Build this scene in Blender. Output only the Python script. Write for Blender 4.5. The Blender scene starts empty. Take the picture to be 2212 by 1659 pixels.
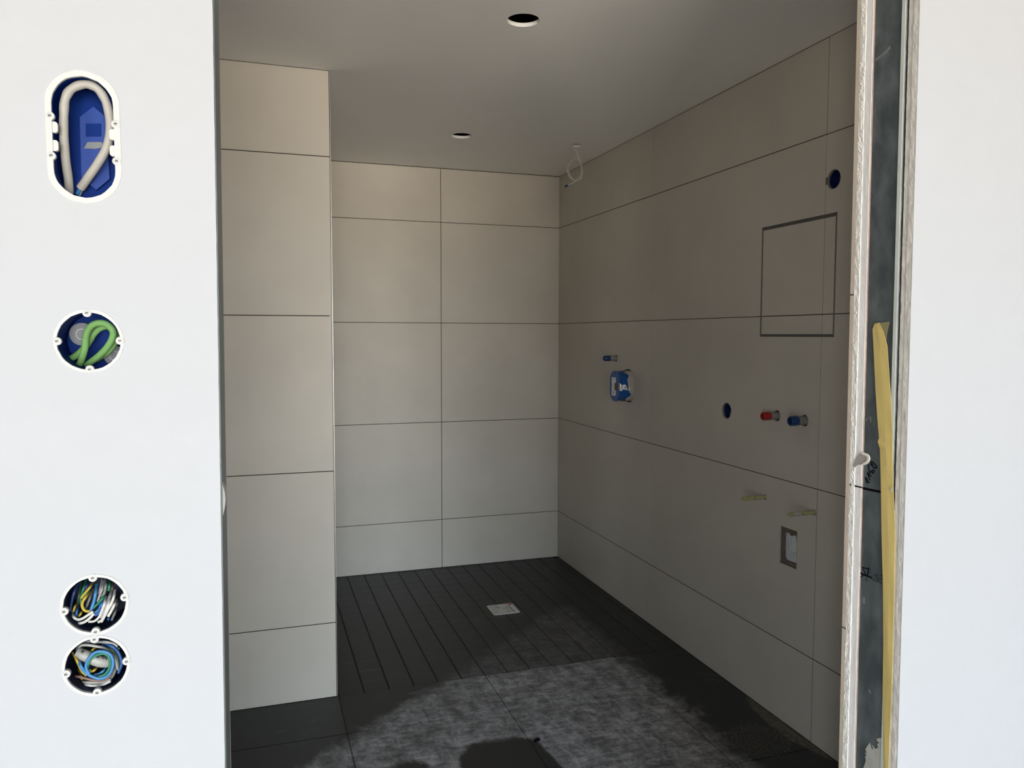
import bpy, bmesh, math, random
from mathutils import Vector, Matrix, noise
from mathutils.geometry import tessellate_polygon

random.seed(7)
SC = bpy.context.scene
COL = SC.collection

# ------------------------------------------------------------------ camera
F_PX, YAW, PITCH, ROLL, EYE = 1672.818, 0.319532, 0.063173, 0.001718, 1.42743
CAM = Vector((0, 0, EYE))
FWD = Vector((math.sin(YAW) * math.cos(PITCH), math.cos(YAW) * math.cos(PITCH), -math.sin(PITCH)))
_r = Vector((math.cos(YAW), -math.sin(YAW), 0)); _u = _r.cross(FWD)
RIGHT = _r * math.cos(ROLL) + _u * math.sin(ROLL)
UP = _u * math.cos(ROLL) - _r * math.sin(ROLL)
cd = bpy.data.cameras.new('camera'); cam = bpy.data.objects.new('camera', cd); COL.objects.link(cam)
cd.sensor_width = 36; cd.lens = 36 * F_PX / 2212; cd.clip_start = 0.02
M = Matrix((RIGHT, UP, -FWD)).transposed().to_4x4(); M.translation = CAM
cam.matrix_world = M
SC.camera = cam

# ------------------------------------------------------------------ world and daylight
SKY, GROUND = 28.0, 25.5
w = bpy.data.worlds.new('sky'); SC.world = w; w.use_nodes = True
_nt = w.node_tree; _bg = _nt.nodes['Background']
_tc = _nt.nodes.new('ShaderNodeTexCoord'); _sp = _nt.nodes.new('ShaderNodeSeparateXYZ'); _nt.links.new(_tc.outputs['Generated'], _sp.inputs[0])
_cr = _nt.nodes.new('ShaderNodeValToRGB'); _nt.links.new(_sp.outputs[2], _cr.inputs[0])          # ground below the horizon, clear sky above
_cr.color_ramp.elements[0].position = 0.0; _cr.color_ramp.elements[1].position = 0.02
_cr.color_ramp.elements[0].color = (1.0 * GROUND / SKY, 0.90 * GROUND / SKY, 0.76 * GROUND / SKY, 1)
_cr.color_ramp.elements[1].color = (0.79, 0.91, 1.0, 1)
_nt.links.new(_cr.outputs[0], _bg.inputs[0]); _bg.inputs[1].default_value = SKY
# the room the camera stands in has a tall window behind the camera
WIN = (-1.4, 1.5, 0.02, 2.38); HALL_BACK = -5.0
ADDED_SIDE = (-3.0, -2.25, 0.05, 2.35)                       # unseen window added on the left for more side light (y0, y1, z0, z1)
def portal(name, loc, rot, sx, sy):
    l = bpy.data.lights.new(name, 'AREA'); l.shape = 'RECTANGLE'; l.size = sx; l.size_y = sy; l.cycles.is_portal = True
    o = bpy.data.objects.new(name, l); COL.objects.link(o); o.location = loc; o.rotation_euler = rot
portal('window_portal', ((WIN[0] + WIN[1]) / 2, HALL_BACK - 0.11, (WIN[2] + WIN[3]) / 2), (math.radians(90), 0, 0), WIN[1] - WIN[0], WIN[3] - WIN[2])
portal('added_window_portal', (-2.2 - 0.11, (ADDED_SIDE[0] + ADDED_SIDE[1]) / 2, (ADDED_SIDE[2] + ADDED_SIDE[3]) / 2), (math.radians(90), 0, math.radians(-90)), ADDED_SIDE[1] - ADDED_SIDE[0], ADDED_SIDE[3] - ADDED_SIDE[2])
SC.view_settings.view_transform = 'Standard'; SC.view_settings.look = 'None'
SC.view_settings.gamma = 1.0; SC.view_settings.use_curve_mapping = False
SC.view_settings.exposure = 0.0
SC.cycles.max_bounces = 7; SC.cycles.diffuse_bounces = 5; SC.cycles.adaptive_threshold = 0.02; SC.cycles.use_denoising = True
SC.cycles.sample_clamp_indirect = 6.0; SC.cycles.caustics_reflective = False; SC.cycles.caustics_refractive = False

# ------------------------------------------------------------------ measured sizes (metres, camera above the origin)
YB, XR, ZC = 4.5803, 1.8272, 2.4188          # back wall, right wall, ceiling
YP, XP = 3.0446, 0.2826                       # pier face and its free edge
ROWS = [0.0, 0.2992, 0.8992, 1.4992, 2.0992, ZC]
XBJ, YJ1, YJ2 = 1.0653, 3.3719, 2.1739        # upright tile joints
C0, C1, C2 = 0.2873, 0.8906, 1.4939           # floor joints
YF, YA, YT = 0.984, 1.109, 1.118              # front wall: hall face, back of boards, tiled face
TOP = 2.62; LINTEL = 2.36; XL = -1.0
HALL = (-2.2, 3.2)

def ray(x, y): return FWD + RIGHT * ((x - 1106) / F_PX) + UP * ((829.5 - y) / F_PX)
def on_y(x, y, Y): d = ray(x, y); return CAM + d * (Y / d.y)
def on_x(x, y, X): d = ray(x, y); return CAM + d * (X / d.x)
def on_z(x, y, Z): d = ray(x, y); return CAM + d * ((Z - EYE) / d.z)
def jamb_r(z): return 1.0 + 0.0055 * (1.43 - z)
def jamb_l(z): return -0.042 + 0.0055 * (z - 1.43)

# ------------------------------------------------------------------ materials
def mat(name, col, rough=0.6, metal=0.0, var=0.0, scale=3.0, bump=0.0, bscale=40.0, col2=None, spec=0.5, detail=4, stretch=None):
    m = bpy.data.materials.new(name); m.use_nodes = True
    nt = m.node_tree; b = nt.nodes['Principled BSDF']
    b.inputs['Roughness'].default_value = rough; b.inputs['Metallic'].default_value = metal
    b.inputs['Specular IOR Level'].default_value = spec
    geo = nt.nodes.new('ShaderNodeNewGeometry'); vec = geo.outputs['Position']
    if stretch:
        mp = nt.nodes.new('ShaderNodeVectorMath'); mp.operation = 'MULTIPLY'; mp.inputs[1].default_value = stretch
        nt.links.new(vec, mp.inputs[0]); vec = mp.outputs[0]
    n = nt.nodes.new('ShaderNodeTexNoise'); n.inputs['Scale'].default_value = scale; n.inputs['Detail'].default_value = detail
    n.inputs['Roughness'].default_value = 0.6
    nt.links.new(vec, n.inputs['Vector'])
    r = nt.nodes.new('ShaderNodeValToRGB'); nt.links.new(n.outputs[0], r.inputs[0])
    c2 = col2 or tuple(c * (1 - var) for c in col)
    c1 = col if col2 else tuple(min(1, c * (1 + var)) for c in col)
    r.color_ramp.elements[0].position = 0.32; r.color_ramp.elements[1].position = 0.68
    r.color_ramp.elements[0].color = (*c2, 1); r.color_ramp.elements[1].color = (*c1, 1)
    nt.links.new(r.outputs[0], b.inputs['Base Color'])
    if bump:
        nb = nt.nodes.new('ShaderNodeTexNoise'); nb.inputs['Scale'].default_value = bscale; nb.inputs['Detail'].default_value = 6
        nt.links.new(vec, nb.inputs['Vector'])
        bp = nt.nodes.new('ShaderNodeBump'); bp.inputs['Strength'].default_value = bump; bp.inputs['Distance'].default_value = 0.002
        nt.links.new(nb.outputs[0], bp.inputs['Height']); nt.links.new(bp.outputs[0], b.inputs['Normal'])
    return m

MT = {}
MT['tile'] = mat('beige_stoneware', (0.50, 0.468, 0.418), 0.5, var=0.055, scale=2.6, bump=0.02, bscale=160, spec=0.35)
MT['tile_edge'] = mat('stoneware_body', (0.62, 0.53, 0.45), 0.8, var=0.05, scale=20)
MT['joint'] = mat('open_joint', (0.03, 0.024, 0.02), 0.95)
MT['substrate'] = mat('adhesive_bed', (0.12, 0.11, 0.10), 0.95, var=0.2, scale=30)
MT['paint'] = mat('white_wall_paint', (0.41, 0.424, 0.462), 0.75, var=0.01, scale=30, bump=0.03, bscale=250, spec=0.25)
MT['hallpaint'] = mat('hall_plaster', (0.30, 0.30, 0.30), 0.85)
MT['ceilpaint'] = mat('ceiling_paint', (0.90, 0.895, 0.885), 0.85, var=0.015, scale=2, spec=0.2)
MT['gypsum'] = mat('gypsum_core', (0.86, 0.845, 0.82), 0.95, var=0.10, scale=180, bump=0.5, bscale=300, spec=0.2)
MT['gypsum2'] = mat('gypsum_cut_smooth', (0.88, 0.865, 0.87), 0.9, var=0.05, scale=25, bump=0.12, bscale=200, spec=0.2, stretch=(1, 1, .15))
MT['gypsum3'] = mat('gypsum_grey_pink', (0.72, 0.695, 0.665), 0.95, var=0.16, scale=160, bump=0.35, bscale=180, spec=0.2, stretch=(1, 1, .25))
MT['paper'] = mat('board_paper_red', (0.42, 0.31, 0.27), 0.9, var=0.25, scale=20)
MT['profile'] = mat('dusty_dark_profile', (0.058, 0.072, 0.079), 0.5, col2=(0.155, 0.178, 0.188), scale=22, detail=10, stretch=(1, 1, .55))
MT['profile'].node_tree.nodes['Color Ramp'].color_ramp.elements[0].position = 0.22; MT['profile'].node_tree.nodes['Color Ramp'].color_ramp.elements[1].position = 0.60
MT['lip'] = mat('pale_profile_lip', (0.62, 0.66, 0.645), 0.4, var=0.08, scale=12)
MT['galv'] = mat('galvanised_steel', (0.26, 0.295, 0.31), 0.4, metal=0.6, var=0.15, scale=12, stretch=(1, 1, .1))
MT['gapdark'] = mat('painted_gap_dark', (0.035, 0.035, 0.045), 0.8)  # shade of the gap beside the profile, put into the colour
MT['white'] = mat('white_filler', (0.50, 0.505, 0.51), 0.7, var=0.03, scale=60, bump=0.2, bscale=300)
MT['cream'] = mat('cream_filler', (0.80, 0.78, 0.70), 0.8, var=0.05, scale=60)
MT['greyfill'] = mat('grey_filler', (0.38, 0.36, 0.33), 0.9, var=0.08, scale=40)
MT['tape'] = mat('yellow_masking_tape', (0.80, 0.63, 0.235), 0.5, var=0.14, scale=14, bump=0.15, bscale=60, stretch=(1, 1, .3))
MT['tape2'] = mat('thin_tape_film', (0.27, 0.25, 0.13), 0.5, var=0.1, scale=20)
MT['ink'] = mat('marker_ink', (0.004, 0.004, 0.008), 0.8, spec=0.05)
MT['inkfaint'] = mat('faint_ink', (0.016, 0.020, 0.028), 0.8, spec=0.05)
MT['smear'] = mat('plaster_smear', (0.17, 0.19, 0.19), 0.8, var=0.2, scale=30)
MT['cement'] = mat('cement_smear', (0.40, 0.40, 0.37), 0.9, var=0.1, scale=60)
MT['blue'] = mat('blue_box_plastic', (0.0015, 0.020, 0.150), 0.6, var=0.1, scale=10, spec=0.08)
MT['blue_lt'] = mat('light_blue_plastic', (0.020, 0.050, 0.24), 0.5, var=0.12, scale=30, spec=0.12)
MT['navy'] = mat('navy_box_plastic', (0.008, 0.013, 0.038), 0.5, var=0.2, scale=20, spec=0.15)
MT['blue_cap'] = mat('blue_cap_plastic', (0.006, 0.038, 0.14), 0.4)
MT['blue_tile'] = mat('blue_hole_plastic', (0.003, 0.013, 0.075), 0.45)
MT['blue_mix'] = mat('blue_rough_in_box', (0.006, 0.075, 0.30), 0.35, var=0.12, scale=12)
MT['navy_deep'] = mat('deep_navy', (0.005, 0.012, 0.06), 0.5)
MT['red_cap'] = mat('red_cap_plastic', (0.32, 0.010, 0.016), 0.35)
MT['red_in'] = mat('red_cap_recess', (0.26, 0.004, 0.008), 0.5)
MT['pipegrey'] = mat('plastered_pipe_sleeve', (0.215, 0.205, 0.18), 0.8, var=0.12, scale=30)
MT['rod'] = mat('yellow_green_sleeve', (0.36, 0.36, 0.17), 0.6, var=0.1, scale=60)
MT['brown'] = mat('brown_board_edge', (0.13, 0.105, 0.085), 0.9, var=0.15, scale=40)
MT['plug'] = mat('white_plug', (0.58, 0.59, 0.60), 0.8, var=0.06, scale=30)
MT['plug2'] = mat('white_plug_shade', (0.50, 0.52, 0.53), 0.8, var=0.05, scale=30)
MT['steel'] = mat('hatch_frame_steel', (0.22, 0.22, 0.215), 0.55, metal=0.2)
MT['trim'] = mat('bright_edge_trim', (0.34, 0.335, 0.315), 0.35, metal=0.7)
MT['cable'] = mat('light_grey_cable', (0.35, 0.335, 0.31), 0.55, var=0.05, scale=50)
MT['ceilcable'] = mat('ceiling_cable_sheath', (0.50, 0.485, 0.455), 0.5)
MT['green'] = mat('green_conduit', (0.130, 0.270, 0.092), 0.6, var=0.12, scale=40, spec=0.2)
MT['grommet'] = mat('grey_grommet', (0.16, 0.17, 0.19), 0.7, var=0.05, scale=40)
MT['foil'] = mat('silver_foil_tape', (0.42, 0.42, 0.43), 0.45, metal=0.6, var=0.2, scale=50)
MT['paperlabel'] = mat('white_paper_label', (0.72, 0.72, 0.71), 0.7, var=0.03, scale=50)
MT['print'] = mat('grey_print', (0.22, 0.22, 0.23), 0.7)
MT['reddot'] = mat('red_print', (0.38, 0.07, 0.04), 0.7)
MT['hallfloor'] = mat('hall_screed', (0.62, 0.54, 0.44), 0.8, var=0.1, scale=4)
MT['void'] = mat('ceiling_void', (0.02, 0.02, 0.02), 1.0)
for k, c in {'blue': (0.03, 0.14, 0.44), 'ltblue': (0.06, 0.28, 0.62), 'yellow': (0.62, 0.46, 0.05), 'grn': (0.02, 0.24, 0.13),
             'grey': (0.24, 0.25, 0.25), 'ltgrey': (0.48, 0.49, 0.47), 'white': (0.82, 0.82, 0.80), 'brown': (0.26, 0.15, 0.13),
             'mauve': (0.42, 0.37, 0.44), 'black': (0.02, 0.02, 0.022), 'dkblue': (0.02, 0.05, 0.19), 'dkgreen': (0.035, 0.07, 0.045)}.items():
    MT['w_' + k] = mat('wire_' + k, tuple(v * 0.62 for v in c), 0.45)

def floor_material(name, base, dust_amount):
    """anthracite stoneware with dried cement dust, left out in two patches"""
    m = bpy.data.materials.new(name); m.use_nodes = True
    nt = m.node_tree; L = nt.links.new; b = nt.nodes['Principled BSDF']
    def math_(op, a, c=None, clamp=False):
        n = nt.nodes.new('ShaderNodeMath'); n.operation = op; n.use_clamp = clamp
        for i, v in enumerate((a, c)):
            if v is None: continue
            if isinstance(v, (int, float)): n.inputs[i].default_value = v
            else: L(v, n.inputs[i])
        return n.outputs[0]
    def tex(scale, detail=6, rough=0.65, stretch=None, dist=0.0):
        n = nt.nodes.new('ShaderNodeTexNoise'); n.inputs['Scale'].default_value = scale; n.inputs['Detail'].default_value = detail
        n.inputs['Roughness'].default_value = rough; n.inputs['Distortion'].default_value = dist
        v = pos
        if stretch:
            mp = nt.nodes.new('ShaderNodeMapping'); mp.inputs['Scale'].default_value = stretch; mp.inputs['Rotation'].default_value = (0, 0, 0.6)
            L(pos, mp.inputs[0]); v = mp.outputs[0]
        L(v, n.inputs['Vector']); return n.outputs[0]
    geo = nt.nodes.new('ShaderNodeNewGeometry'); pos = geo.outputs['Position']
    sx = nt.nodes.new('ShaderNodeSeparateXYZ'); L(pos, sx.inputs[0]); X, Y = sx.outputs[0], sx.outputs[1]
    big = tex(5.0); mid = tex(11.0, 7, 0.74, None, 0.6); fine = tex(15.0, 7, 0.78, (1.0, 2.4, 1), 0.35); fine = math_('MULTIPLY', math_('ADD', fine, tex(9.0, 7, 0.8, (2.2, 1.0, 1), 0.5)), 0.5)
    jag = math_('MULTIPLY', math_('SUBTRACT', mid, 0.5), 0.30)
    g1 = math_('ADD', math_('SUBTRACT', math_('ADD', math_('MULTIPLY', X, 0.84), 2.50), Y), jag)       # ragged left edge
    g2 = math_('ADD', math_('SUBTRACT', 1.58, X), jag)                                                  # ragged right edge
    m1 = math_('MULTIPLY', g1, 9.0, True); m2 = math_('MULTIPLY', g2, 9.0, True)
    mask = math_('MULTIPLY', m1, m2)
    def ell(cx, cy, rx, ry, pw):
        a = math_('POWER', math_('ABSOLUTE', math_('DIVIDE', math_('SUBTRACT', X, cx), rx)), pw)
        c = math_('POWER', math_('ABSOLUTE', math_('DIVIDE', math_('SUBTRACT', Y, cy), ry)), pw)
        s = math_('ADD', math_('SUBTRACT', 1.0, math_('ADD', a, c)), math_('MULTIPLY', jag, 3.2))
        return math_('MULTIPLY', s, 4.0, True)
    dust_free = math_('MAXIMUM', ell(0.775, 2.20, 0.165, 0.345, 4.0), ell(0.45, 2.33, 0.11, 0.18, 2.0))  # no dust inside these two patches
    keep = math_('SUBTRACT', 1.0, dust_free)
    smear = math_('MULTIPLY', math_('SUBTRACT', fine, 0.43), 6.0, True)
    body = math_('MULTIPLY', math_('SUBTRACT', big, 0.22), 1.9, True)
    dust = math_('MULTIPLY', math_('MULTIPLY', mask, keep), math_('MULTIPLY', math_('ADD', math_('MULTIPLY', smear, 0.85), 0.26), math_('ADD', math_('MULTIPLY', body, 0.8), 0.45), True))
    st1 = math_('MULTIPLY', math_('SUBTRACT', tex(13.0, 7, 0.7, (1.0, 4.5, 1), 0.6), 0.545), 9.0, True)
    st2 = math_('MULTIPLY', math_('SUBTRACT', tex(11.0, 7, 0.7, (3.8, 1.0, 1), 0.5), 0.555), 9.0, True)
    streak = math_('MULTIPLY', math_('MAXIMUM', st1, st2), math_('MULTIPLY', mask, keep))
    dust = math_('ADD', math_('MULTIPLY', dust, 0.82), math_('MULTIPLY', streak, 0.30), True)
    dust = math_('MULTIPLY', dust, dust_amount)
    # light stray smudges everywhere
    st = math_('MULTIPLY', math_('MULTIPLY', math_('SUBTRACT', math_('MULTIPLY', big, mid), 0.30), 3.0, True), 0.22)
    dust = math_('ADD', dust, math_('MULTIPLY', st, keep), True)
    mix = nt.nodes.new('ShaderNodeMix'); mix.data_type = 'RGBA'
    L(dust, mix.inputs[0]); mix.inputs[6].default_value = (*base, 1); mix.inputs[7].default_value = (0.50, 0.505, 0.545, 1)
    # pale sawdust along the right wall
    saw = math_('MULTIPLY', ell(1.84, 2.30, 0.075, 0.26, 2.0), math_('MULTIPLY', math_('SUBTRACT', tex(60, 4, 0.7), 0.25), 1.6, True))
    spots = math_('MULTIPLY', ell(1.66, 2.24, 0.12, 0.12, 2.0), math_('MULTIPLY', math_('SUBTRACT', tex(170, 3, 0.6), 0.56), 9.0, True))
    sd = math_('ADD', math_('MULTIPLY', saw, 0.6), math_('MULTIPLY', spots, 0.8), True)
    mix2 = nt.nodes.new('ShaderNodeMix'); mix2.data_type = 'RGBA'
    L(math_('MULTIPLY', sd, dust_amount, True), mix2.inputs[0]); L(mix.outputs[2], mix2.inputs[6]); mix2.inputs[7].default_value = (0.36, 0.31, 0.23, 1)
    L(mix2.outputs[2], b.inputs['Base Color'])
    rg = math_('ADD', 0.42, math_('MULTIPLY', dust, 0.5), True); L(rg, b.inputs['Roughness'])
    b.inputs['Specular IOR Level'].default_value = 0.35
    bp = nt.nodes.new('ShaderNodeBump'); bp.inputs['Strength'].default_value = 0.08; bp.inputs['Distance'].default_value = 0.002
    L(fine, bp.inputs['Height']); L(bp.outputs[0], b.inputs['Normal'])
    return m
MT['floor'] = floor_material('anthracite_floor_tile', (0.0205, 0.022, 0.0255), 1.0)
MT['mosaic'] = floor_material('anthracite_mosaic', (0.0190, 0.0202, 0.0230), 0.3)

# ------------------------------------------------------------------ builders
def tag(o, label=None, cat=None, group=None, kind=None):
    if label: o['label'] = label
    if cat: o['category'] = cat
    if group: o['group'] = group
    if kind: o['kind'] = kind
    return o

def wloc(o):
    v = Vector((0, 0, 0))
    while o is not None: v = v + o.location; o = o.parent
    return v

def empty(name, loc, label=None, cat=None, group=None, kind=None, parent=None):
    o = bpy.data.objects.new(name, None); COL.objects.link(o); o.empty_display_size = 0.02
    o.location = Vector(loc) - (wloc(parent) if parent else Vector((0, 0, 0))); o.parent = parent
    return tag(o, label, cat, group, kind)

def build(name, verts, faces, m, parent=None, origin=None, smooth=False, label=None, cat=None, group=None, kind=None, fix=True):
    """one mesh object from world coordinates; its origin sits at `origin` (or at its parent's)"""
    og = Vector(origin) if origin is not None else (wloc(parent) if parent else Vector((0, 0, 0)))
    me = bpy.data.meshes.new(name)
    me.from_pydata([tuple(Vector(v) - og) for v in verts], [], faces)
    if fix:
        bm = bmesh.new(); bm.from_mesh(me); bmesh.ops.remove_doubles(bm, verts=bm.verts, dist=1e-6)
        bmesh.ops.recalc_face_normals(bm, faces=bm.faces); bm.to_mesh(me); bm.free()
    ms = m if isinstance(m, (list, tuple)) else [m]
    for k in ms: me.materials.append(MT[k])
    if smooth:
        for p in me.polygons: p.use_smooth = True
        me.set_sharp_from_angle(angle=math.radians(40))
    o = bpy.data.objects.new(name, me); COL.objects.link(o)
    o.parent = parent; o.location = og - (wloc(parent) if parent else Vector((0, 0, 0)))
    return tag(o, label, cat, group, kind)

def box_vf(x0, x1, y0, y1, z0, z1):
    v = [(x, y, z) for z in (z0, z1) for y in (y0, y1) for x in (x0, x1)]
    return v, [(0, 1, 3, 2), (4, 6, 7, 5), (0, 4, 5, 1), (1, 5, 7, 3), (3, 7, 6, 2), (2, 6, 4, 0)]
def box(name, b, m, parent=None, **k):
    v, f = box_vf(*b); return build(name, v, f, m, parent, **k)

MAPS = {'x': lambda u, v, t: (t, u, v), 'y': lambda u, v, t: (u, t, v), 'z': lambda u, v, t: (u, v, t)}
def plate_vf(outer, holes, t0, t1, axis):
    """flat slab cut out of a plane, with through holes"""
    mp = MAPS[axis]; loops = [outer] + list(holes)
    tris = tessellate_polygon([[Vector((a, b, 0)) for a, b in l] for l in loops])
    pts = [p for l in loops for p in l]; n = len(pts)
    v = [mp(a, b, t0) for a, b in pts] + [mp(a, b, t1) for a, b in pts]
    f = [tuple(t) for t in tris] + [tuple(i + n for i in reversed(t)) for t in tris]
    k = 0
    for l in loops:
        for i in range(len(l)):
            a, b = k + i, k + (i + 1) % len(l); f.append((a, b, b + n, a + n))
        k += len(l)
    return v, f
def plate(name, outer, holes, t0, t1, axis, m, parent=None, **k):
    v, f = plate_vf(outer, holes, t0, t1, axis); return build(name, v, f, m, parent, **k)

def rect(a0, a1, b0, b1): return [(a0, b0), (a1, b0), (a1, b1), (a0, b1)]
def circ(a, b, r, n=40, ry=None, jit=0.0):
    return [(a + (r + random.uniform(-jit, jit)) * math.cos(2 * math.pi * i / n), b + ((ry or r) + random.uniform(-jit, jit)) * math.sin(2 * math.pi * i / n)) for i in range(n)]
def stad(a, b, r, h, n=18, jit=0.0):
    """upright slot shape: half circles of radius r, centres +-h apart from the middle"""
    out = []
    for i in range(n + 1):
        t = math.pi * i / n; q = r + random.uniform(-jit, jit); out.append((a + q * math.cos(t), b + h + q * math.sin(t)))
    for i in range(n + 1):
        t = math.pi + math.pi * i / n; q = r + random.uniform(-jit, jit); out.append((a + q * math.cos(t), b - h + q * math.sin(t)))
    return out
def rrect(a0, a1, b0, b1, r, n=6):
    out = []
    for cx, cy, s in ((a1 - r, b1 - r, 0), (a0 + r, b1 - r, 1), (a0 + r, b0 + r, 2), (a1 - r, b0 + r, 3)):
        for i in range(n + 1):
            t = math.pi / 2 * (s + i / n); out.append((cx + r * math.cos(t), cy + r * math.sin(t)))
    return out

def loft(name, loops, m, parent=None, cap0=True, cap1=True, **k):
    """skin a run of equal-count closed loops (world points)"""
    n = len(loops[0]); v = [p for l in loops for p in l]; f = []
    for j in range(len(loops) - 1):
        for i in range(n):
            a, b = j * n + i, j * n + (i + 1) % n; f.append((a, b, b + n, a + n))
    if cap0: f.append(tuple(range(n)))
    if cap1: f.append(tuple(range((len(loops) - 1) * n, len(loops) * n)))
    return build(name, v, f, m, parent, **k)
def lift(poly, t, axis): return [MAPS[axis](a, b, t) for a, b in poly]

def smooth_path(pts, n=8):
    pts = [Vector(p) for p in pts]; P = [pts[0] * 2 - pts[1]] + pts + [pts[-1] * 2 - pts[-2]]; out = []
    for i in range(1, len(P) - 2):
        for s in range(n):
            t = s / n; a, b, c, d = P[i - 1:i + 3]
            out.append(0.5 * ((2 * b) + (c - a) * t + (2 * a - 5 * b + 4 * c - d) * t * t + (3 * b - a - 3 * c + d) * t ** 3))
    out.append(pts[-1]); return out
def tube(name, pts, r, m, parent=None, seg=10, sm=8, rfun=None, **k):
    path = smooth_path(pts, sm) if sm > 1 else [Vector(p) for p in pts]
    loops = []; prev = None
    for i, p in enumerate(path):
        t = (path[min(i + 1, len(path) - 1)] - path[max(i - 1, 0)]).normalized()
        if prev is None: a = t.orthogonal().normalized()
        else: a = (prev - t * prev.dot(t)).normalized()
        prev = a; b = t.cross(a); rr = r * (rfun(i / (len(path) - 1)) if rfun else 1)
        loops.append([p + a * rr * math.cos(2 * math.pi * j / seg) + b * rr * math.sin(2 * math.pi * j / seg) for j in range(seg)])
    return loft(name, loops, m, parent, smooth=True, **k)

def tile_x(name, y0, y1, z0, z1, parent, front=XR, th=0.009, m='tile'):
    """rectangular tile on the right wall with a fine arris; faces -X"""
    e = 0.0007
    return loft(name, [lift(rect(y0, y1, z0, z1), front + th, 'x'), lift(rect(y0, y1, z0, z1), front + e, 'x'),
                       lift(rect(y0 + e, y1 - e, z0 + e, z1 - e), front, 'x')], m, parent)
def tile_y(name, x0, x1, z0, z1, parent, front, th=0.009, sgn=1, m='tile'):
    e = 0.0007
    return loft(name, [lift(rect(x0, x1, z0, z1), front + sgn * th, 'y'), lift(rect(x0, x1, z0, z1), front + sgn * e, 'y'),
                       lift(rect(x0 + e, x1 - e, z0 + e, z1 - e), front, 'y')], m, parent)
def tile_z(name, x0, x1, y0, y1, parent, top=0.0, th=0.010, m='floor', e=0.0008):
    return loft(name, [lift(rect(x0, x1, y0, y1), top - th, 'z'), lift(rect(x0, x1, y0, y1), top - e, 'z'),
                       lift(rect(x0 + e, x1 - e, y0 + e, y1 - e), top, 'z')], m, parent)
J = 0.0015                                                   # half a joint

# ================================================================== FLOOR
fl = empty('floor', (0, 0, 0), 'dark anthracite tiled bathroom floor with mosaic shower area', 'floor', kind='structure')
box('tile_bed', (XL - 0.1, XR + 0.1, YF, YB + 0.1, -0.06, -0.0026), 'joint', fl)
for (x0, x1) in ((C0 - 1.2066, C0 - 0.6033), (C0 - 0.6033, C0), (C0, C1), (C1, C2)):
    for (y0, y1) in ((2.7413, YP), (2.1394, 2.7413), (1.5375, 2.1394), (YF, 1.5375)):
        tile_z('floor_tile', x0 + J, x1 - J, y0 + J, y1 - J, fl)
for (y0, y1) in ((2.1394, YP), (1.5375, 2.1394), (YF, 1.5375)):
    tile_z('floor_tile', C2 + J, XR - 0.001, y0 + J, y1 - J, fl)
pit = (C1 - C0) / 6; ny = 15; pity = 0.1003
proto = None
for i in range(15):
    for j in range(ny):
        cx, cy = C0 + (i + .5) * pit, YP + 0.0005 + (j + .5) * pity
        if proto is None:
            hx, hy = pit / 2 - 0.0026, pity / 2 - 0.0007
            proto = loft('mosaic_tile', [lift(rect(cx - hx, cx + hx, cy - hy, cy + hy), -0.009, 'z'),
                                         lift(rect(cx - hx, cx + hx, cy - hy, cy + hy), -0.0013, 'z'),
                                         lift(rect(cx - hx + .001, cx + hx - .001, cy - hy + .0004, cy + hy - .0004), -0.0004, 'z')],
                         'mosaic', fl, origin=(cx, cy, 0))
        else:
            o = proto.copy(); COL.objects.link(o); o.location = (cx, cy, random.uniform(-.0003, .0003))
xm, ym = C0 + 15 * pit, YP + ny * pity
for j in range(ny):
    tile_z('border_tile', xm + .002, XR - 0.001, YP + 0.0015 + j * pity, YP - 0.0005 + (j + 1) * pity, fl, -0.0005, .009, 'mosaic')
for i in range(15):
    tile_z('border_tile', C0 + i * pit + .0022, C0 + (i + 1) * pit - .0022, ym + .0015, YB - 0.001, fl, -0.0005, .009, 'mosaic')

# ================================================================== CEILING
H1, H2, H3 = (0.8213, 2.3744, 0.0515), (0.9955, 3.8140, 0.0515), (1.6103, 3.8150, 0.0325)
ce = empty('ceiling', (0, 0, ZC), 'grey painted plasterboard bathroom ceiling with round cut-outs', 'ceiling', kind='structure')
plate('board', rect(XL, XR + 0.1, YT - 0.005, YB + 0.1), [circ(x, y, r, 48, jit=0.0004) for x, y, r in (H1, H2, H3)], ZC, ZC + 0.0125, 'z', 'ceilpaint', ce)
box('slab', (XL - 0.1, XR + 0.1, YT, YB + 0.1, TOP, TOP + 0.1), 'void', ce)

# ================================================================== BACK WALL
wb = empty('wall_back', (1.0, YB, 0), 'beige tiled shower back wall in two columns', 'wall', kind='structure')
box('tile_bed', (XP - 0.2, XR + 0.1, YB + 0.0015, YB + 0.12, -0.05, TOP), 'joint', wb)
for (x0, x1) in ((XP, XBJ), (XBJ, XR)):
    for z0, z1 in zip(ROWS[:-1], ROWS[1:]):
        top = z1 - (0.0035 if z1 == ZC else J)
        tile_y('wall_tile', x0 + J, x1 - (J if x1 < XR else 0), z0 + J, top, wb, YB)

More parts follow.
